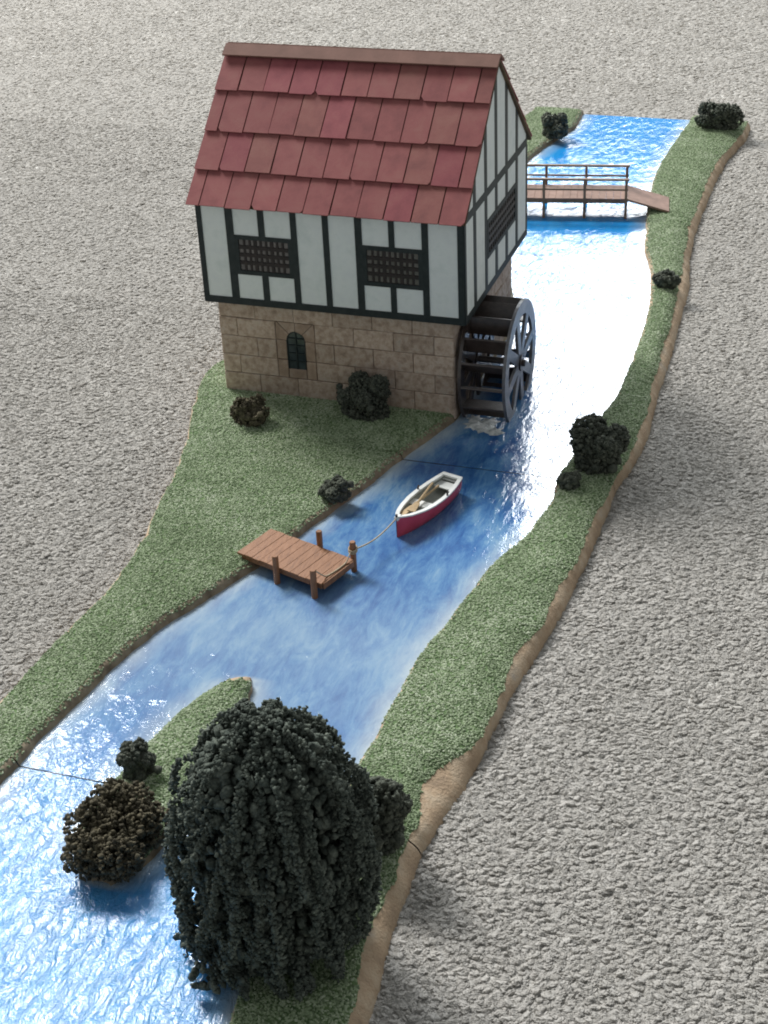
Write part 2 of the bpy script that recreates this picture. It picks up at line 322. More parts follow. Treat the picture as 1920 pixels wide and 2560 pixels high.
def bank_cols(W, G, O, side, mudw, seed):
    # side +1: bank lies to the right of the water; W water edge, G end of the grass, O foot of the board
    def f(ys):
        w = W(ys) + ragged(ys, .07, seed); o = O(ys) + ragged(ys, .06, seed+5)
        g = G(ys) + ragged(ys, .16, seed+9); s = side
        g = np.where(s*(o-g) < .14, o - s*.14, g)
        a = w + s*(mudw + ragged(ys, .05, seed+20))
        X = [w - s*.25, w, w + s*.10, a]
        Z = [ys*0+.30, ys*0+WZ-.02, ys*0+.84, ys*0+.97]
        for t in (.15,.3,.45,.6,.75,.9,1.0):
            x = a*(1-t) + g*t; X.append(x); Z.append(1.0 + .05*vnoise(x, ys, .9, seed+30) - (.30 if side > 0 else .05)*(max(0, t-.55)/.45)**2)
        for t, z in (((.35,.58),(.7,.40),(.9,.2),(1,.0)) if side > 0 else ((.35,.90),(.7,.66),(.9,.36),(1,.0))):
            X.append(g*(1-t) + o*t); Z.append(ys*0 + z + .03*vnoise(o, ys, 2, seed+40)*(t < 1))
        return np.stack(X, 1), np.stack(Z, 1)
    return f
boards = [
 ('far', 23.42, 53.0, 'grassy river board furthest away, with the footbridge and no mill', .8),
 ('mill', -4.07, 23.37, 'grassy river board under the half-timbered mill and the water wheel', .55),
 ('jetty', -30.07, -4.13, 'grassy river board carrying the jetty and the moored rowing boat', .30),
 ('near', -57.0, -30.13, 'river board nearest the camera, under the big dark conifer', 1.0)]
BOARD = {}
for k, (key, y0, y1, label, chop) in enumerate(boards):
    t = thing('river_board', label, 'river board', 'river boards laid end to end'); BOARD[key] = t
    # slab
    V, Q, _ = strip(y0, y1, lambda ys: (np.stack([LO(ys)+.45, LO(ys)+.45, RO(ys)-.65, RO(ys)-.65], 1), np.stack([ys*0+.02, ys*0+.42, ys*0+.42, ys*0+.02], 1)), .6)
    n = len(V)//4; V2 = V.tolist(); Fs = [tuple(q) for q in Q] + [(0,1,2,3), (n*4-1, n*4-2, n*4-3, n*4-4)]
    MB().add(V2, Fs).build('base', M['earth'], t)
    # water sheet
    def wc(ys):
        w0 = LW(ys)-.2; w1 = RW(ys)+.2; s = np.linspace(0, 1, 49)[None]
        X = w0[:, None]*(1-s) + w1[:, None]*s
        return X, WZ + .012*vnoise(X, ys[:, None], 1.1, 90+k)
    V, Q, _ = strip(y0, y1, wc, .25)
    me = npmesh('water', V, Q); x, y = V[:, 0], V[:, 1]
    d = np.minimum(x-LW(y), RW(y)-x)
    isl = (y > -34.9) & (y < -22.8)
    di = np.where(isl, np.maximum(np.maximum(IL(y)-x, x-IR(y)), 0), 9); d = np.minimum(d, di)
    d = d + .25*vnoise(x, y, 1.6, 5)
    at = me.attributes.new('shore', 'FLOAT', 'POINT'); at.data.foreach_set('value', np.clip(d/1.15, 0, 1).astype(np.float32)**.7)
    cz = np.interp(y, [-57,-33,-28,-20,-8,-4,2,20,28,53], [1.3,1.2,.24,.17,.17,.22,.40,.52,.28,.24])
    pv = np.interp(y, [-57,-31,-27,-19,-14,-8,53], [.1,.2,.35,.4,.15,0,0]); a3 = me.attributes.new('pale', 'FLOAT', 'POINT'); a3.data.foreach_set('value', pv.astype(np.float32))
    az = np.interp(y, [-57,-35,-29,-24,0,18,30,53], [.95,.92,.4,0,0,.2,.85,.85]); a2 = me.attributes.new('azure', 'FLOAT', 'POINT'); a2.data.foreach_set('value', az.astype(np.float32))
    at = me.attributes.new('chop', 'FLOAT', 'POINT'); at.data.foreach_set('value', cz.astype(np.float32))
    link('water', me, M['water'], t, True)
    # banks
    gp = []
    for side, W, G, O, mud, sd in ((1, RW, RG, RO, .22, 100), (-1, LW, lambda ys: LO(ys)+.17, LO, .32, 200)):
        V, Q, cj = strip(y0, y1, bank_cols(W, G, O, side, mud, sd), .22)
        me = npmesh('bank', V, Q); mi = np.where(cj <= 2, 1, np.where(cj <= 9, 2, 0)); sel = (cj >= 3) & (cj <= 9)
        if side == 1: mi = np.where(cj <= 2, 0, mi)
        o = link('bank', me, [M['earth'], M['mud'], M['turf']], t, True, mi.astype(np.int32))
        P = np.concatenate([grass_pts(V, Q, sel, 210), grass_pts(V, Q, cj == 2, 90)])
        if side == -1: P = P[~((P[:, 0] > .6) & (P[:, 0] < 13.1) & (P[:, 1] > .7) & (P[:, 1] < 12))]
        gp.append(P)
    # island (split by the joint)
    if key in ('jetty', 'near'):
        a, b_ = max(y0, -34.85), min(y1, -22.85)
        def ic(ys):
            l = IL(ys)+ragged(ys,.05,300); r = IR(ys)+ragged(ys,.05,310); w = np.maximum(r-l, .02); X = []; Z = []
            end = np.clip(np.minimum(ys+34.95, -22.75-ys)/.7, 0, 1)**.6
            for f, z in ((-.1,.3),(0,.56),(.05,.8),(.13,.96),(.3,1.05),(.5,1.09),(.7,1.05),(.87,.96),(.95,.8),(1,.56),(1.1,.3)):
                X.append(l + f*w); Z.append(.56 + (z-.56)*end if z > .56 else ys*0+z)
            return np.stack(X, 1), np.stack(Z, 1)
        V, Q, cj = strip(a, b_, ic, .2)
        ymid = V[Q].mean(1)[:, 1]
        g = (cj >= 2) & (cj <= 7) & (ymid < -23.5 + .2*np.sin(V[Q].mean(1)[:, 0]*5)) & (ymid > -33.6)
        link('island', npmesh('island', V, Q), [M['earth'], M['mud'], M['turf']], t, True, np.where(g, 2, np.where(ymid > -23.6, 0, 1)).astype(np.int32))
        gp.append(grass_pts(V, Q, g, 210))
    P = np.concatenate(gp); P = P[P[:, 1] > -46]; P[:, 1] += rng.uniform(-.07, .07, len(P))
    gr = scatter('grass', P, M['grass'], .046, (1.3, .9, .9), 20+k, t, .3, 1, False); tag(gr, kind='stuff')
# painted foam where the wheel dips in
mb = MB()
for (fx, fy, r_) in ((14.3,.25,.5), (14.9,.05,.55), (15.5,-.2,.45), (15.0,.7,.5), (14.2,.9,.4)):
    n = 14; ring = []
    for a in range(n):
        rr = r_*(1+.3*math.sin(3*a+fx*7)); ring.append((fx+rr*math.cos(6.2832*a/n), fy+rr*math.sin(6.2832*a/n), WZ+.0))
    ring2 = [(fx+.6*(x-fx), fy+.6*(y-fy), WZ+.07+.03*math.sin(x*20)) for x, y, z in ring]
    mb.add(ring+ring2+[(fx, fy, WZ+.10)], [(i, (i+1) % n, n+(i+1) % n, n+i) for i in range(n)] + [(n+i, n+(i+1) % n, 2*n) for i in range(n)])
mb.build('foam', M['foam'], BOARD['mill'], True)

# ------------------------------------------------------------------ carpet
x0, x1, y0, y1 = -160, 150, -90, 260
cm = npmesh('carpet', [(x0,y0,.012),(x1,y0,.012),(x1,y1,.012),(x0,y1,.012)], [(0,1,2,3)])
carpet = tag(link('carpet', cm, M['carpet']), 'pale beige looped wool carpet under the model', 'carpet', kind='structure')
def in_view(P, mx=1.10):
    d = P - np.array([33.844, -68.872, 38.711]); z = d @ np.array(cf); u = d @ np.array(cr)/z*3942/960; w = d @ np.array(cu)/z*3942/1280
    return (z > 1) & (np.abs(u) < mx) & (np.abs(w) < mx)
pts = []
for (ya, yb, sp) in ((-46, 30, .175), (30, 60, .205), (60, 112, .25)):
    gx = np.arange(-85, 62, sp*1.1); gy = np.arange(ya, yb, sp*.92)
    gxx, gyy = np.meshgrid(gx, gy); gxx[1::2] += sp*.55
    P = np.stack([gxx.ravel(), gyy.ravel(), np.zeros(gxx.size)], 1); P = P[in_view(P)]
    P[:, :2] += rng.normal(0, sp*.27, (len(P), 2)); pts.append(P)
P = np.concatenate(pts); y = P[:, 1]; inside = (y < 53) & (P[:, 0] > LO(y)+.12) & (P[:, 0] < RO(y)-.12); P = P[~inside]
P[:, 2] = .015 + rng.normal(0, .02, len(P)) + .03*vnoise(P[:, 0], P[:, 1], .5, 77)
print('carpet tufts', len(P))
for sel, sq, fz, sd in ((P[:, 1] < 12, .50, 1.15, 3), ((P[:, 1] >= 12) & (P[:, 1] < 45), .42, .9, 4), (P[:, 1] >= 45, .36, .7, 5)):
    tag(scatter('carpet_pile', P[sel], M['wool'], .125 if sd < 5 else .145, (1.4, 1.0, sq), sd, carpet, .42, 4, True, -.5, 1.15, fz), kind='stuff')

# ------------------------------------------------------------------ mill house
W_, D_, ZS, ZT, ZR = 14.0, 12.62, 6.256, 12.085, 17.87
SL = (ZR-ZT)/(D_/2)
mill = thing('mill_house', 'half-timbered watermill with red tiled roof on a sandstone base', 'mill')
# stone base
sx0, sx1, sy0, sy1 = .45, 13.25, .485, 12.13
MB().box(sx0+.05, sx1-.05, sy0+.05, sy1-.05, .6, ZS+.05).build('stone_core', M['mortar'], mill)
cz = [.7, 2.05, 3.10, 4.20, 5.25, ZS]
def stone(u0, u1, z0, z1, fn, mat=None):
    g = .015; j = lambda: random.uniform(-.012, .012)
    dp = random.uniform(.0, .035)
    poly = [(u0+g+j(), z0+g+j()), (u1-g+j(), z0+g+j()), (u1-g+j(), z1-g+j()), (u0+g+j(), z1-g+j())]
    cu_, cz_ = (u0+u1)/2, (z0+z1)/2; mb = MB(); ins = .035
    inn = [(u + (ins if u < cu_ else -ins), z + (ins if z < cz_ else -ins)) for u, z in poly]
    V = [fn(u, z, -.12) for u, z in poly] + [fn(u, z, dp-.012) for u, z in poly] + [fn(u, z, dp+.015) for u, z in inn]
    mb.add(V, [(0,1,5,4),(1,2,6,5),(2,3,7,6),(3,0,4,7),(4,5,9,8),(5,6,10,9),(6,7,11,10),(7,4,8,11),(8,9,10,11)])
    return mb.build('stone_block', mat or M['stone'], mill)
faces = [(lambda u, z, d: (u, sy0-d, z), sx0, sx1, True), (lambda u, z, d: (sx1+d, u, z), sy0, sy1, False),
         (lambda u, z, d: (sx1+sx0-u, sy1+d, z), sx0, sx1, False), (lambda u, z, d: (sx0-d, sy1+sy0-u, z), sy0, sy1, False)]
ax0, ax1, az0, az1 = 3.58, 5.75, 2.05, 5.2
for fn, a, b_, front in faces:
    for ci in range(5):
        js = [2.5+2.145*k for k in range(-1, 6)] if ci % 2 == 0 else [1.43+2.155*k for k in range(6)]
        js = [a] + [q for q in js if a+.4 < q < b_-.4] + [b_]
        for q0, q1 in zip(js[:-1], js[1:]):
            if front and 1 <= ci <= 3 and q1 > ax0 and q0 < ax1:        # leave the arched window out
                if q0 < ax0-.2: stone(q0, ax0, cz[ci], cz[ci+1], fn)
                if q1 > ax1+.2: stone(ax1, q1, cz[ci], cz[ci+1], fn)
                continue
            stone(q0, q1, cz[ci], cz[ci+1], fn)
# arched window in the stone: jamb blocks, voussoirs, sill, leaded glass
fr = lambda u, z, d: (u, sy0-d, z)
aw = MB().prism([(4.05,2.5),(5.3,2.5),(5.3,4.85),(4.05,4.85)], fr, -.10, -.045).build('arched_window', M['arch_glass'], mill)
oc, orr, zsp = 4.675, .51, 4.23
for (u0, u1, z0, z1) in ((ax0,4.165,2.05,3.1),(ax0,4.165,3.1,4.23),(5.185,ax1,2.05,3.1),(5.185,ax1,3.1,4.23),(4.165,5.185,2.05,2.6)):
    g = .018; MB().box(u0+g, u1-g, sy0-.02-random.random()*.02, sy0+.12, z0+g, z1-g, .03).build('stone_block', M['stone_pale'], mill)
nv = 4
for k in range(nv):
    a0, a1 = math.pi*k/nv, math.pi*(k+1)/nv; poly = []
    for q in range(5):
        a = a0+.025+(a1-a0-.05)*q/4; poly.append((oc+orr*math.cos(a), zsp+orr*math.sin(a)))
    for q in range(4, -1, -1):
        a = a0+.015+(a1-a0-.03)*q/4; dx, dz = math.cos(a), math.sin(a)
        s_ = min(1.07/max(abs(dx), 1e-6), (5.23-zsp)/max(abs(dz), 1e-6)); poly.append((oc+s_*dx, zsp+s_*dz))
    # keep the square corner
    MB().prism(poly, fr, -.12, .018+.01*(k % 2)).build('stone_block', M['stone_pale'], mill)
mb = MB()
mb.box(oc-.035, oc+.035, sy0-.02, sy0+.03, 2.6, 4.74)
for z in (3.05, 3.5, 3.95, 4.35): mb.box(4.17, 5.18, sy0-.012, sy0+.03, z-.025, z+.025)
arcs = [(oc+.50*math.cos(math.pi*q/12), zsp+.50*math.sin(math.pi*q/12)) for q in range(13)]
mb.tube([(4.19, sy0, 2.62)] + [(u, sy0, z) for u, z in arcs[::-1]] + [(5.16, sy0, 2.62)], .035, 6); mb.build('lead_bars', M['timber'], aw)
# timber-frame upper storey: solid core, plaster panels, posts and rails
core = MB().prism([(0.06,ZS+.02),(D_-.06,ZS+.02),(D_-.06,ZT-.1),(D_/2,ZR-.25),(.06,ZT-.1)], lambda u, z, d: (d, u, z), .06, W_-.06)
core.build('wall', M['timber'], mill)
MB().box(.02, W_-.02, .02, D_-.02, ZS-.03, ZS+.06).build('floor_plate', M['timber'], mill)
def timber(x0, x1, y0, y1, z0, z1, nm): return MB().box(x0, x1, y0, y1, z0, z1, .03).build(nm, M['timber'], mill)
zb = 6.62; ztop = ZT - .12
FP = [(0,.27),(1.57,1.98),(3.33,3.67),(5.07,5.39),(6.77,7.08),(8.46,8.82),(10.2,10.5),(11.89,12.22),(13.69,14.0)]
WINZ = (7.95, 10.06)
def lattice_window(u0, u1, z0, z1, fn, ncol, nrow, nm='window', grp=3):
    """frame, lattice and panes of one wide leaded window; fn(u, z, depth) maps to the wall"""
    fw_ = .20; fr_ = MB()
    for a, b_, c_, d_ in ((u0, u1, z0, z0+.22), (u0, u1, z1-.22, z1), (u0, u0+fw_, z0+.22, z1-.22), (u1-fw_, u1, z0+.22, z1-.22)):
        fr_.prism([(a, c_), (b_, c_), (b_, d_), (a, d_)], fn, -.03, .07)
    w = fr_.build(nm, M['timber'], mill)
    MB().prism([(u0+.1,z0+.1),(u1-.1,z0+.1),(u1-.1,z1-.1),(u0+.1,z1-.1)], fn, -.05, .0).build('glass', M['pane_dark'], w)
    lt = MB(); iu0, iu1, iz0, iz1 = u0+fw_, u1-fw_, z0+.22, z1-.22
    for c_ in range(1, ncol):
        u = iu0 + (iu1-iu0)*c_/ncol; hw = .085 if c_ % grp == 0 else .055
        lt.prism([(u-hw,iz0),(u+hw,iz0),(u+hw,iz1),(u-hw,iz1)], fn, -.01, .045)
    for r_ in range(1, nrow):
        z = iz0 + (iz1-iz0)*r_/nrow
        lt.prism([(iu0,z-.09),(iu1,z-.09),(iu1,z+.09),(iu0,z+.09)], fn, -.01, .052)
    lt.build('lattice', M['lattice'], w); return w
def panel(poly, fn):
    j = .0; return MB().prism(poly, fn, -.09, .025).build('plaster_panel', M['plaster'], mill)
for back in (False, True):
    fn = (lambda u, z, d: (u, -d, z)) if not back else (lambda u, z, d: (W_-u, D_+d, z))
    for i, (a, b_) in enumerate(FP):
        segs = [(zb, ztop)] if i not in (2, 6) else [(zb, WINZ[0]+.0), (WINZ[1], ztop)]
        for z0, z1 in segs:
            MB().prism([(a,z0),(b_,z0),(b_,z1),(a,z1)], fn, -.06, .07).build('post', M['timber'], mill)
    MB().prism([(0,ZS),(W_,ZS),(W_,zb),(0,zb)], fn, -.06, .074).build('sill_beam', M['timber'], mill)
    for i in range(8):
        u0, u1 = FP[i][1], FP[i+1][0]
        if i in (1, 2, 5, 6):
            panel([(u0,zb),(u1,zb),(u1,WINZ[0]),(u0,WINZ[0])], fn); panel([(u0,WINZ[1]),(u1,WINZ[1]),(u1,ztop),(u0,ztop)], fn)
        else: panel([(u0,zb),(u1,zb),(u1,ztop),(u0,ztop)], fn)
    for (p, q) in ((1, 3), (5, 7)): lattice_window(FP[p][1], FP[q][0], WINZ[0], WINZ[1], fn, 9, 4)
GP = [(0,.28),(1.62,2.1),(3.75,4.22),(5.78,6.25),(7.88,8.36),(10.05,10.5),(12.34,12.62)]
GR = (11.42, 11.82); GW = (8.1, 10.15)
def clip(poly, za, zb_):      # clip a (u,z) polygon to za <= z <= zb_
    for s_, lim in ((1, za), (-1, zb_)):
        out = []
        for (p, q) in zip(poly, poly[1:]+poly[:1]):
            ip_, iq = s_*p[1] >= s_*lim, s_*q[1] >= s_*lim
            if ip_: out.append(p)
            if ip_ != iq: t_ = (lim-p[1])/(q[1]-p[1]); out.append((p[0]+t_*(q[0]-p[0]), lim))
        poly = out
        if not poly: return []
    return poly
rz = lambda u: (ZT + SL*(u if u < D_/2 else D_-u)) - .14
def col_poly(u0, u1):
    top = [(u1, rz(u1))] + ([(D_/2, rz(D_/2))] if u0 < D_/2 < u1 else []) + [(u0, rz(u0))]
    return [(u0, zb), (u1, zb)] + top
for right in (True, False):
    fn = (lambda u, z, d: (W_+d, u, z)) if right else (lambda u, z, d: (-d, D_-u, z))
    for i, (a, b_) in enumerate(GP):
        segs = [(zb, GR[0]), (GR[1], 99)] if i not in (3, 4) else [(zb, GW[0]), (GW[1], GR[0]), (GR[1], 99)]
        for z0, z1 in segs:
            pl = clip(col_poly(a, b_), z0, z1)
            if len(pl) > 2: MB().prism(pl, fn, -.06, .05).build('post', M['timber'], mill)
    MB().prism([(0,ZS),(D_,ZS),(D_,zb),(0,zb)], fn, -.06, .054).build('sill_beam', M['timber'], mill)
    MB().prism([(0.1,GR[0]),(D_-.1,GR[0]),(D_-.1,GR[1]),(.1,GR[1])], fn, -.06, .054).build('rail', M['timber'], mill)
    for i in range(6):
        u0, u1 = GP[i][1], GP[i+1][0]
        lv = [(zb, GR[0])] if i not in (2, 3, 4) else [(zb, GW[0]), (GW[1], GR[0])]
        for z0, z1 in lv + [(GR[1], 99)]:
            pl = clip(col_poly(u0, u1), z0, z1)
            if len(pl) > 2: panel(pl, fn)
    lattice_window(GP[2][1], GP[5][0], GW[0], GW[1], fn, 15, 4, grp=5)
# roof: boards, four courses of single tiles each side, ridge
roof = empty('roof'); roof.parent = mill
ang = math.atan(SL); xl, xr = -.3, 14.22
for side in (1, -1):
    # slope frame: origin at ridge, e_s down the slope, n outward
    es = Vector((0, -side*math.cos(ang), -math.sin(ang))); nn = Vector((0, -side*math.sin(ang), math.cos(ang))); o0 = Vector((0, D_/2, ZR-.10))
    MB().prism([(xl+.03,.0),(xr-.03,.0),(xr-.03,9.05),(xl+.03,9.05)], lambda u, s_, d: o0 + Vector((u,0,0)) + es*s_ + nn*d, -.13, .0).build('roof_board', M['roof_under'], roof)
    bott = [2.65, 5.0, 7.2, 9.2]; firsts = [.97, .42, 1.04, .45]
    for ci in range(4):
        s1 = bott[ci]; s0 = (bott[ci-1]-.35) if ci else .3
        js = [xl] + [firsts[ci]+1.385*k for k in range(11) if firsts[ci]+1.385*k < xr-.25] + [xr]
        notch = random.sample(range(1, len(js)-1), 3)
        for ti, (a, b_) in enumerate(zip(js[:-1], js[1:])):
            g = .030; e = random.uniform(-.03, .03); sk = random.uniform(-.02, .02); a += g; b_ -= g
            poly = [(a, s0), (b_, s0), (b_+sk, s1+e)] + [(a+sk, s1+e)]
            if ti in notch:
                c_ = random.uniform(.12, .24)
                poly = [(a, s0), (b_, s0)] + ([(b_, s1+e-c_), (b_-c_*.8, s1+e), (a, s1+e)] if random.random() < .5 else [(b_, s1+e), (a+c_*.8, s1+e), (a, s1+e-c_)])
            lift0 = .01; lift1 = .13 + random.uniform(-.015, .02); tl = random.uniform(-.015, .015)
            def fn(u, s_, d, s0=s0, s1=s1, l0=lift0, l1=lift1, a=a, b_=b_, tl=tl):
                t_ = (s_-s0)/(s1-s0); return o0 + Vector((u,0,0)) + es*s_ + nn*(d + l0*(1-t_) + l1*t_ + tl*(u-a)/(b_-a))
            MB().prism(poly, fn, 0, .065).build('roof_tile', M[random.choice(('tile','tile','tile','tile_crimson','tile_brown'))], roof)
    MB().prism([(xl-.02,-.03),(xr+.02,-.03),(xr+.02,.72),(xl-.02,.72)], lambda u, s_, d: o0 + Vector((u,0,0)) + es*s_ + nn*(d + .12*(s_/.72)), .08, .20).build('ridge_board', M['ridge'], roof)

# ------------------------------------------------------------------ water wheel
ww = thing('water_wheel', 'dark wooden water wheel with spokes and paddles beside the mill wall', 'water wheel')
wy, wz_, R_ = 3.4, 2.85, 3.32
wx0, wx1 = 13.52, 16.0
for xa in (wx0, wx1-.16):
    mb = MB(); n = 48
    V = []
    for k in range(n):
        a = 2*math.pi*k/n
        for r_ in (R_, R_-.74):
            for x in (xa, xa+.16): V.append((x, wy+r_*math.cos(a), wz_+r_*math.sin(a)))
    Fs = []
    for k in range(n):
        p, q = 4*k, 4*((k+1) % n); Fs += [(p, q, q+1, p+1), (p+2, p+3, q+3, q+2), (p, p+2, q+2, q), (p+1, q+1, q+3, p+3)]
    mb.add(V, Fs).build('rim', M['wheel_sheen' if xa > 15 else 'wheel'], ww)
    for k in range(8):
        a = math.radians(12) + math.pi*k/4
        Mx = Matrix.Translation((xa+.08, wy, wz_)) @ Matrix.Rotation(a, 4, 'X')
        MB().box(-.075, .075, .2, R_-.55, -.29, .29, .02, Mx).build('spoke', M['wheel_sheen' if xa > 15 else 'wheel'], ww)
    MB().tube([(xa-.06, wy, wz_), (xa+.22, wy, wz_)], .42, 16).build('hub', M['wheel'], ww)
MB().tube([(13.2, wy, wz_), (16.25, wy, wz_)], .17, 12).build('axle', M['wheel'], ww)
for k in range(16):
    a = math.pi*k/8 + .1
    Mx = Matrix.Translation((0, wy, wz_)) @ Matrix.Rotation(a, 4, 'X') @ Matrix.Translation((0, R_-.42, 0)) @ Matrix.Rotation(-.5, 4, 'X')
    MB().box(wx0+.14, wx1-.14, -.5, .46, -.06, .06, .02, Mx).build('paddle', M['wheel'], ww)

# ------------------------------------------------------------------ footbridge
br = thing('footbridge', 'narrow brown wooden footbridge with railings across the far river', 'bridge')
a_ = math.atan2(.92, 5.37); ex = Vector((math.cos(a_), math.sin(a_), 0)); ey = Vector((-ex.y, ex.x, 0)); bo = Vector((16.42, 31.0, 0)); LB = 8.6; BW = 2.75
Bx = Matrix((ex, ey, Vector((0,0,1)))).transposed().to_4x4(); Bx.translation = bo
npl = 18
for k in range(npl):
    s0 = -LB + LB*k/npl; MB().box(s0+.003, s0+LB/npl-.003, .02, BW-.02, 1.84, 1.94+random.uniform(-.01,.012), .015, Bx).build('plank', M['bridge_deck'], br)
for yy in (0.02, BW-.14): MB().box(-LB, 0, yy, yy+.12, 1.62, 1.835, .015, Bx).build('beam', M['bridge_wood'], br)
for yy in (-.10, BW-.06):
    for s_ in (-.12, -2.85, -5.55, -8.4): MB().box(s_-.085, s_+.085, yy, yy+.17, .45, 3.2, .02, Bx).build('post', M['bridge_wood'], br)
    MB().box(-LB-.05, .06, yy-.03, yy+.20, 3.205, 3.33, .02, Bx).build('handrail', M['bridge_wood'], br)
    MB().box(-LB, .0, yy+.03, yy+.13, 2.52, 2.64, .015, Bx).build('rail', M['bridge_wood'], br)
for (sa, sb) in ((.0, 2.75), (-LB, -LB-2.2)):
    V = [Bx @ Vector(q) for q in ((sa,.02,1.93),(sa,BW-.02,1.93),(sb,BW-.02,1.12),(sb,.02,1.12),(sa,.02,1.78),(sa,BW-.02,1.78),(sb,BW-.02,1.0),(sb,.02,1.0))]
    MB().add(V, [(0,1,2,3),(4,7,6,5),(0,3,7,4),(1,5,6,2),(0,4,5,1),(3,2,6,7)]).build('ramp', M['bridge_deck'], br)

# ------------------------------------------------------------------ jetty
jt = thing('jetty', 'brown plank jetty on four posts reaching out from the left bank', 'jetty')
jx = Vector((4.42, -1.44, 0)).normalized(); jy = Vector((-jx.y, jx.x, 0)); Jx = Matrix((jx, jy, Vector((0,0,1)))).transposed().to_4x4(); Jx.translation = Vector((7.62, -15.12, 0))
LJ, WJ = 4.78, 2.34
for k in range(11):
    s0 = LJ*k/11; MB().box(s0+.004, s0+LJ/11-.004, .0+random.uniform(-.015,.015), WJ+random.uniform(-.015,.015), 1.20, 1.31+random.uniform(-.006,.006), .01, Jx).build('plank', M['jetty'], jt)
for yy in (.06, WJ-.24): MB().box(.2, LJ-.05, yy, yy+.18, .98, 1.195, .015, Jx).build('beam', M['jetty'], jt)
MB().box(LJ+.002, LJ+.08, .1, WJ-.1, 1.0, 1.29, .015, Jx).build('end_beam', M['jetty'], jt)
JP = {}
for nm, (px, py, top) in {'fl': (2.40, -.16, 2.02), 'fr': (4.50, -.16, 2.02), 'bl': (2.75, WJ+.14, 2.02), 'br': (4.66, WJ+.10, 2.12)}.items():
    c = Jx @ Vector((px, py, 0)); MB().tube([(c.x, c.y, .35), (c.x, c.y, top-.03), (c.x, c.y, top)], [.14,.14,.12], 10).build('post', M['jetty'], jt); JP[nm] = Vector((c.x, c.y, top))

# ------------------------------------------------------------------ rowing boat, oars, rope
bow = Vector((13.80, -11.12, 0)); stern = Vector((15.13, -6.48, 0)); bl = (stern-bow).length
fx_ = (stern-bow).normalized(); fy_ = Vector((-fx_.y, fx_.x, 0)); Tb = Matrix((fx_, fy_, Vector((0,0,1)))).transposed().to_4x4(); Tb.translation = bow
boat = thing('rowing_boat', 'small red rowing boat with white rim floating by the jetty', 'boat')
S_ = np.linspace(0, bl, 15)
hwid = np.interp(S_, [0,.25,.7,1.3,2.1,2.9,3.7,4.4,4.9], [.02,.20,.42,.62,.77,.80,.74,.62,.50])
shr = np.interp(S_, [0,.6,1.6,3,4,4.9], [1.66,1.54,1.44,1.40,1.42,1.47])
def hull_ring(i, k):     # outside section from left rail down to keel and up to right rail
    w, z = hwid[i]*k, shr[i]; zk = .40
    return [(S_[i], w*f, zk + (z-zk)*g) for f, g in ((1,1),(.96,.72),(.86,.42),(.6,.15),(.0,.0),(-.6,.15),(-.86,.42),(-.96,.72),(-1,1))]
mb = MB(); V = []; Fs = []
for i in range(15): V += [Tb @ Vector(q) for q in hull_ring(i, 1)]
for i in range(14):
    for j in range(8): Fs.append((i*9+j, i*9+j+1, (i+1)*9+j+1, (i+1)*9+j))
Fs.append(tuple(14*9+j for j in range(9))); mb.add(V, Fs).build('hull', M['hull'], boat, True)
mb = MB(); V = []; Fs = []
for i in range(15):
    w, z = hwid[i], shr[i]; iw = max(w-.17, .004); 
    for s_ in (1, -1): V += [Tb @ Vector((S_[i], s_*(w+.03), z-.02)), Tb @ Vector((S_[i], s_*(w+.03), z+.05)), Tb @ Vector((S_[i], s_*iw, z+.05)), Tb @ Vector((S_[i], s_*iw, z-.06))]
for i in range(14):
    for s_ in (0, 4):
        for j in range(4): p = i*8+s_; q = (i+1)*8+s_; Fs.append((p+j, p+(j+1) % 4, q+(j+1) % 4, q+j))
for i in (0, 14):
    for s_ in (0, 4): Fs.append(tuple(i*8+s_+j for j in range(4)))
mb.add(V, Fs)
mb.box(bl-.2, bl+.04, -.53, .53, shr[-1]-.05, shr[-1]+.055, .01, Tb); mb.box(-.04, .34, -.10, .10, 1.50, 1.68, .02, Tb)
mb.build('gunwale', M['boat_white'], boat)
mb = MB(); V = []; Fs = []
for i in range(15):
    w = max(hwid[i]-.10, .01); z = shr[i]
    V += [Tb @ Vector((min(max(S_[i],.15), bl-.1), w*f, .80 + (z-.04-.80)*g)) for f, g in ((1,1),(.9,.4),(.7,.0),(-.7,.0),(-.9,.4),(-1,1))]
for i in range(14):
    for j in range(5): Fs.append((i*6+j, i*6+j+1, (i+1)*6+j+1, (i+1)*6+j))
Fs.append(tuple(14*6+j for j in range(6))); mb.add(V, Fs).build('lining', M['boat_grey'], boat, True)
for s0, s1, z in ((1.95,2.45,1.25), (3.95,4.55,1.22), (4.62,4.78,1.30)):
    w = float(np.interp((s0+s1)/2, S_, hwid))-.10; MB().box(s0, s1, -w, w, z-.06, z, .015, Tb).build('seat', M['boat_white'], boat)
for sd in (1, -1):
    w = float(np.interp(3.15, S_, hwid)); p = Tb @ Vector((3.15 if sd < 0 else 2.95, sd*(w-.03), 1.44))
    MB().tube([p, p+Vector((0,0,.12)), p+Vector((.05,.05,.2))], .05, 6).build('oarlock', M['iron'], boat)
p = Tb @ Vector((.03, 0, 1.68)); MB().tube([p, p+Vector((0,0,.12))], .06, 8).build('mooring_ring', M['iron'], boat)
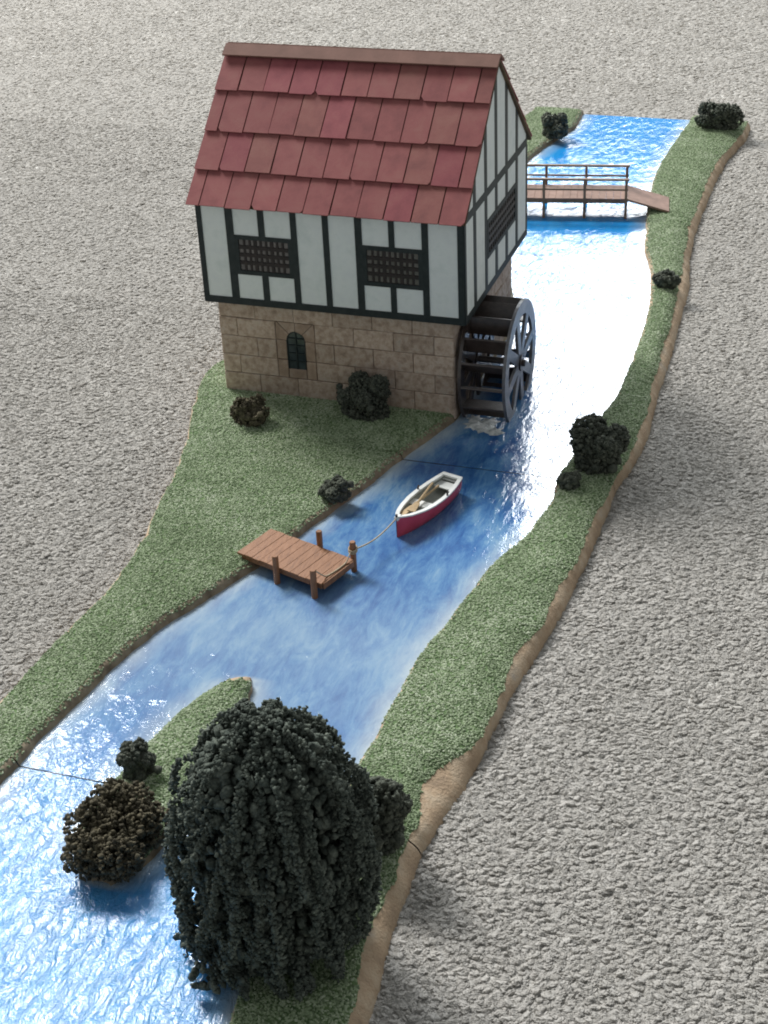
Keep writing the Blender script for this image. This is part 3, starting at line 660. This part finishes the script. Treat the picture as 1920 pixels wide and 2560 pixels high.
def oar(pa, pb, label, tw):
    o = thing('oar', label, 'oar', 'oars lying in the rowing boat')
    a, b_ = Tb @ Vector(pa), Tb @ Vector(pb); d = (b_-a).normalized()
    MB().tube([a, a+(b_-a)*.7], .055, 8).build('shaft', M['oar'], o)
    u = d.cross(Vector((0,0,1))).normalized(); u = (u*math.cos(tw) + d.cross(u)*math.sin(tw)); n_ = u.cross(d).normalized()
    V = []
    for t_, w in ((.66,.05),(.72,.13),(1,.19)):
        for s_ in (1, -1):
            for h in (1, -1): V.append(a+(b_-a)*t_ + u*w*s_ + n_*.03*h)
    Fs = [(0,1,3,2),(8,10,11,9)]
    for k in (0, 4): Fs += [(k,k+2,k+6,k+4),(k+1,k+5,k+7,k+3),(k,k+4,k+5,k+1),(k+2,k+3,k+7,k+6)]
    MB().add(V, Fs).build('blade', M['oar'], o)
oar((3.75, .12, 1.42), (.62, .13, 1.43), 'pale wooden oar lying nearer the left rim of the boat', .15)
oar((3.55, .32, 1.60), (.95, -.18, 1.55), 'pale wooden oar lying crosswise on top of the other', -.1)
pbr = JP['br']; bw = Tb @ Vector((-.02, 0, 1.60)); pts_ = []
for k in range(15):
    t_ = k/14; q = bw.lerp(pbr - Vector((0,0,.42)), t_); q.z -= .26*math.sin(math.pi*t_); pts_.append(q)
rp = thing('mooring_rope', 'thin pale rope from the boat bow round a jetty post', 'rope')
MB().tube(pts_, .035, 6).build('rope_line', M['rope'], rp, True)
mb = MB()
for zz in (.40, .33, .47):
    mb.tube([pbr + Vector((.185*math.cos(a*.5236), .185*math.sin(a*.5236), -zz + .07*math.sin(a*.5236))) for a in range(13)], .033, 6)
mb.build('knot', M['rope'], rp, True)
pfr = JP['fr']; A = pbr + Vector((-.05,-.2,-.45)); B = pfr + Vector((.05,.12,-.10)); pts_ = []
for k in range(15):
    t_ = k/14; q = A.lerp(B, t_); q.z = max(1.34, q.z - .75*math.sin(math.pi*t_)); q += jx*(.10*math.sin(math.pi*t_)); pts_.append(q)
MB().tube(pts_, .035, 6).build('rope_tail', M['rope'], rp, True)

# ------------------------------------------------------------------ trees and bushes
def ico(sub):
    import bmesh
    bm = bmesh.new(); bmesh.ops.create_icosphere(bm, subdivisions=sub, radius=1); bm.verts.ensure_lookup_table()
    V = np.array([v.co[:] for v in bm.verts]); Fc = np.array([[v.index for v in f.verts] for f in bm.faces]); bm.free(); return V, Fc
ICO = ico(2); ICO0 = ico(1)
def blobs(P, R, rg, jit=.22, tpl=ICO, squash=1.0):
    V0, F0 = tpl; n = len(P); k = len(V0)
    V = np.repeat(V0[None], n, 0)*(1 + rg.normal(0, jit, (n, k, 1)))
    th = rg.uniform(0, 6.28, n); c, s = np.cos(th), np.sin(th)
    X = V[..., 0]*c[:, None] - V[..., 1]*s[:, None]; Y = V[..., 0]*s[:, None] + V[..., 1]*c[:, None]
    V = np.stack([X, Y, V[..., 2]*squash], -1)*np.asarray(R)[:, None, None] + np.asarray(P)[:, None]
    return V.reshape(-1, 3), (F0[None] + (np.arange(n)*k)[:, None, None]).reshape(-1, 3)
def merge(parts):
    Vs, Fs, b = [], [], 0
    for V, Fc in parts: Vs.append(V); Fs.append(Fc+b); b += len(V)
    return np.concatenate(Vs), np.concatenate(Fs)
def bush(name, label, loc, rx, ry, h, mat, seed, lobes=7, shape='dome', r=.2, rot=0):
    rg = np.random.default_rng(seed); t = thing(name, label, 'bush', 'dark clump bushes'); t.location = loc
    MB().tube([(0,0,-.15),(.03,.02,h*.3),(0,0,h*.55)], [.12,.09,.05], 7).build('stem', M['trunk'], t)
    # lobes spread over the dome, small clumps over each lobe
    P, R = [], []
    r *= .5; n = int(46*(rx*ry + (rx+ry)*h)/(r*r*14)) + 40
    L = []
    for k in range(lobes):
        a = 6.283*k/lobes + rg.uniform(-.4,.4); e = rg.uniform(.1,.9); q = np.array([math.cos(a)*rx*(1-.55*e), math.sin(a)*ry*(1-.55*e), h*(.25+.6*e)])
        L.append((q, rg.uniform(.38,.62)*min(rx, ry, h*.8)))
    for k in range(n):
        if rg.random() < .62:
            q, lr = L[rg.integers(len(L))]; d = rg.normal(size=3); d /= np.linalg.norm(d); p = q + d*lr*rg.uniform(.75,1.05)
        else:
            u = rg.uniform(0, 6.283); zf = rg.random(); rr = math.sqrt(max(0, 1-zf**2)) if shape == 'dome' else (1-zf)**.75
            kk = rg.uniform(.7,.92); p = np.array([math.cos(u)*rx*rr*kk, math.sin(u)*ry*rr*kk, h*zf*kk])
        if p[2] < .02: p[2] = rg.uniform(.0,.2)
        P.append(p); R.append(r*rg.uniform(.6,1.25))
    P = np.array(P); R = np.array(R)
    # filling so that nothing shows through the middle
    Q = np.stack([rg.normal(0, rx*.38, 60), rg.normal(0, ry*.38, 60), rg.uniform(.05, h*.62, 60)], 1)
    a = blobs(P, R, rg, .33, ICO0); b = blobs(Q, np.full(60, r*2.6), rg, .15, ICO0)
    i = rg.integers(len(P), size=len(P)*2); d = rg.normal(size=(len(i), 3)); d /= np.linalg.norm(d, axis=1)[:, None]
    c = blobs(P[i] + d*R[i][:, None]*rg.uniform(.9,1.2,(len(i),1)), rg.uniform(.25,.5,len(i))*r*.75, rg, .25, ICO0)
    V, Fc = merge([a, b, c]); ca, sa = math.cos(rot), math.sin(rot)
    V = np.stack([V[:, 0]*ca - V[:, 1]*sa, V[:, 0]*sa + V[:, 1]*ca, np.maximum(V[:, 2], -.12)], 1)
    o = link('crown', npmesh('crown', V, Fc), mat, t); return t
G_ = .98
bush('bush', 'round dark bush on the far left bank behind the footbridge', (8.0, 46.2, G_), 1.0, .9, 1.75, M['bush'], 1, 6)
bush('bush', 'wide dark bush at the far right end of the river', (19.6, 50.6, G_), 1.65, 1.1, 1.75, M['bush'], 2, 9, r=.22)
bush('bush', 'small dark bush on the right bank just below the footbridge', (21.0, 19.3, G_), .62, .55, 1.15, M['bush'], 3, 4, r=.15)
bush('bush', 'large dark bush on the right bank opposite the mill', (21.35, -2.9, G_), 1.15, 1.35, 2.25, M['bush'], 4, 9, r=.2)
bush('bush', 'tiny bush in front of the large one opposite the mill', (20.55, -5.4, G_), .48, .42, .85, M['bush'], 5, 4, r=.14)
bush('bush', 'low brownish bush on the grass below the left mill corner', (3.2, -2.75, G_), .85, .75, 1.25, M['bush_brown'], 6, 6, 'cone', r=.17)
bush('bush', 'tall rounded bush standing against the stone mill wall', (8.75, -.62, G_), 1.35, .9, 2.3, M['bush'], 7, 5, r=.17)
bush('bush', 'small dark bush at the water edge between mill and jetty', (10.1, -9.0, G_), .72, .55, .95, M['bush'], 8, 5, r=.16)
bush('bush', 'small upright bush on the island beside the bigger brown one', (9.75, -29.75, G_), .58, .52, 1.5, M['bush'], 9, 5, 'cone', r=.16)
bush('bush', 'big brown flattened bush at the near end of the island', (10.7, -33.15, G_-.2), 1.35, 1.9, 1.7, M['bush_brown'], 10, 11, r=.16)
bush('bush', 'tall dark bush half hidden behind the big conifer', (19.3, -30.6, G_), 1.05, .95, 2.9, M['bush'], 12, 8, r=.22)
def conifer():
    rg = np.random.default_rng(42)
    t = thing('conifer_tree', 'big dark drooping conifer on the bank nearest the camera', 'tree'); t.location = (17.8, -35.7, .95)
    MB().tube([(0,0,-.3),(.05,0,3),(0,.05,6),(0,0,7.6)], [.42,.33,.2,.08], 10).build('trunk', M['trunk'], t)
    H = 9.1; P, R = [], []
    def rad(z): return np.interp(z, [.2,1,2.5,4,5.5,6.8,8.0,8.7,9.1], [2.45,2.7,2.88,2.9,2.82,2.5,1.85,1.1,.15])
    # drooping tufts: each branch springs from the trunk and hangs down along the outside as a cord of small clumps
    # thick drooping cords of fuzzy clumps, at uneven depth so that dark grooves run between them
    nb = 190
    for k in range(nb):
        az = k*2.39996 + rg.normal(0,.15); z0 = H - .15 - (H-1.2)*((k+.5)/nb)**1.1
        ln = rg.uniform(1.6, 3.6); off = rg.choice([-.4,-.15,.05,.15,.3]) + rg.normal(0,.06)
        nseg = int(ln/.14); w1, w2 = rg.normal(0,.09,2)
        for s in range(nseg):
            f = s/max(1, nseg-1); z = z0 - ln*f + .3*math.sin(math.pi*min(1, f*1.5))
            if z < .15: break
            r_ = (rad(z) + off)*(.35 + .65*min(1, f*2.2)**.6)
            a = az + w1*math.sin(f*4) + w2*f
            for q in range(9):
                P.append((r_*math.cos(a) + rg.normal(0,.07), r_*math.sin(a) + rg.normal(0,.07), z + rg.normal(0,.07))); R.append(rg.uniform(.045,.095)*(1-.2*f))
    # ragged low sprays over the water
    for k in range(26):
        az = rg.uniform(3.2, 4.6); zz = rg.uniform(.3, 1.3); L_ = rg.uniform(.6, 1.6); dr = rg.uniform(.15,.5)
        for s in range(int(L_/.08)):
            f = s*.08; r_ = 2.0 + f + rg.normal(0,.04); a = az + .25*math.sin(f*2+k); P.append((r_*math.cos(a), r_*math.sin(a), max(.1, zz - dr*f*f) + rg.normal(0,.05))); R.append(rg.uniform(.08,.15))
    P = np.array(P); R = np.array(R)
    a = blobs(P, R, rg, .33, ICO0)
    n = 2200; z = rg.uniform(.3, 7.9, n); rr = np.maximum(rad(z)-.36, 0)*rg.random(n)**.3; th = rg.uniform(0, 6.283, n)
    b = blobs(np.stack([rr*np.cos(th), rr*np.sin(th), z], 1), rg.uniform(.12,.22,n), rg, .33, ICO0)
    i = rg.integers(len(P), size=16000); d = rg.normal(size=(len(i), 3)); d /= np.linalg.norm(d, axis=1)[:, None]
    c = blobs(P[i] + d*R[i][:, None]*rg.uniform(.85,1.15,(len(i),1)), rg.uniform(.022,.05,len(i)), rg, .3, ICO0)
    V, Fc = merge([a, b, c]); V[:, 2] = np.maximum(V[:, 2], .02)
    link('crown', npmesh('crown', V, Fc), M['fir'], t)
conifer()
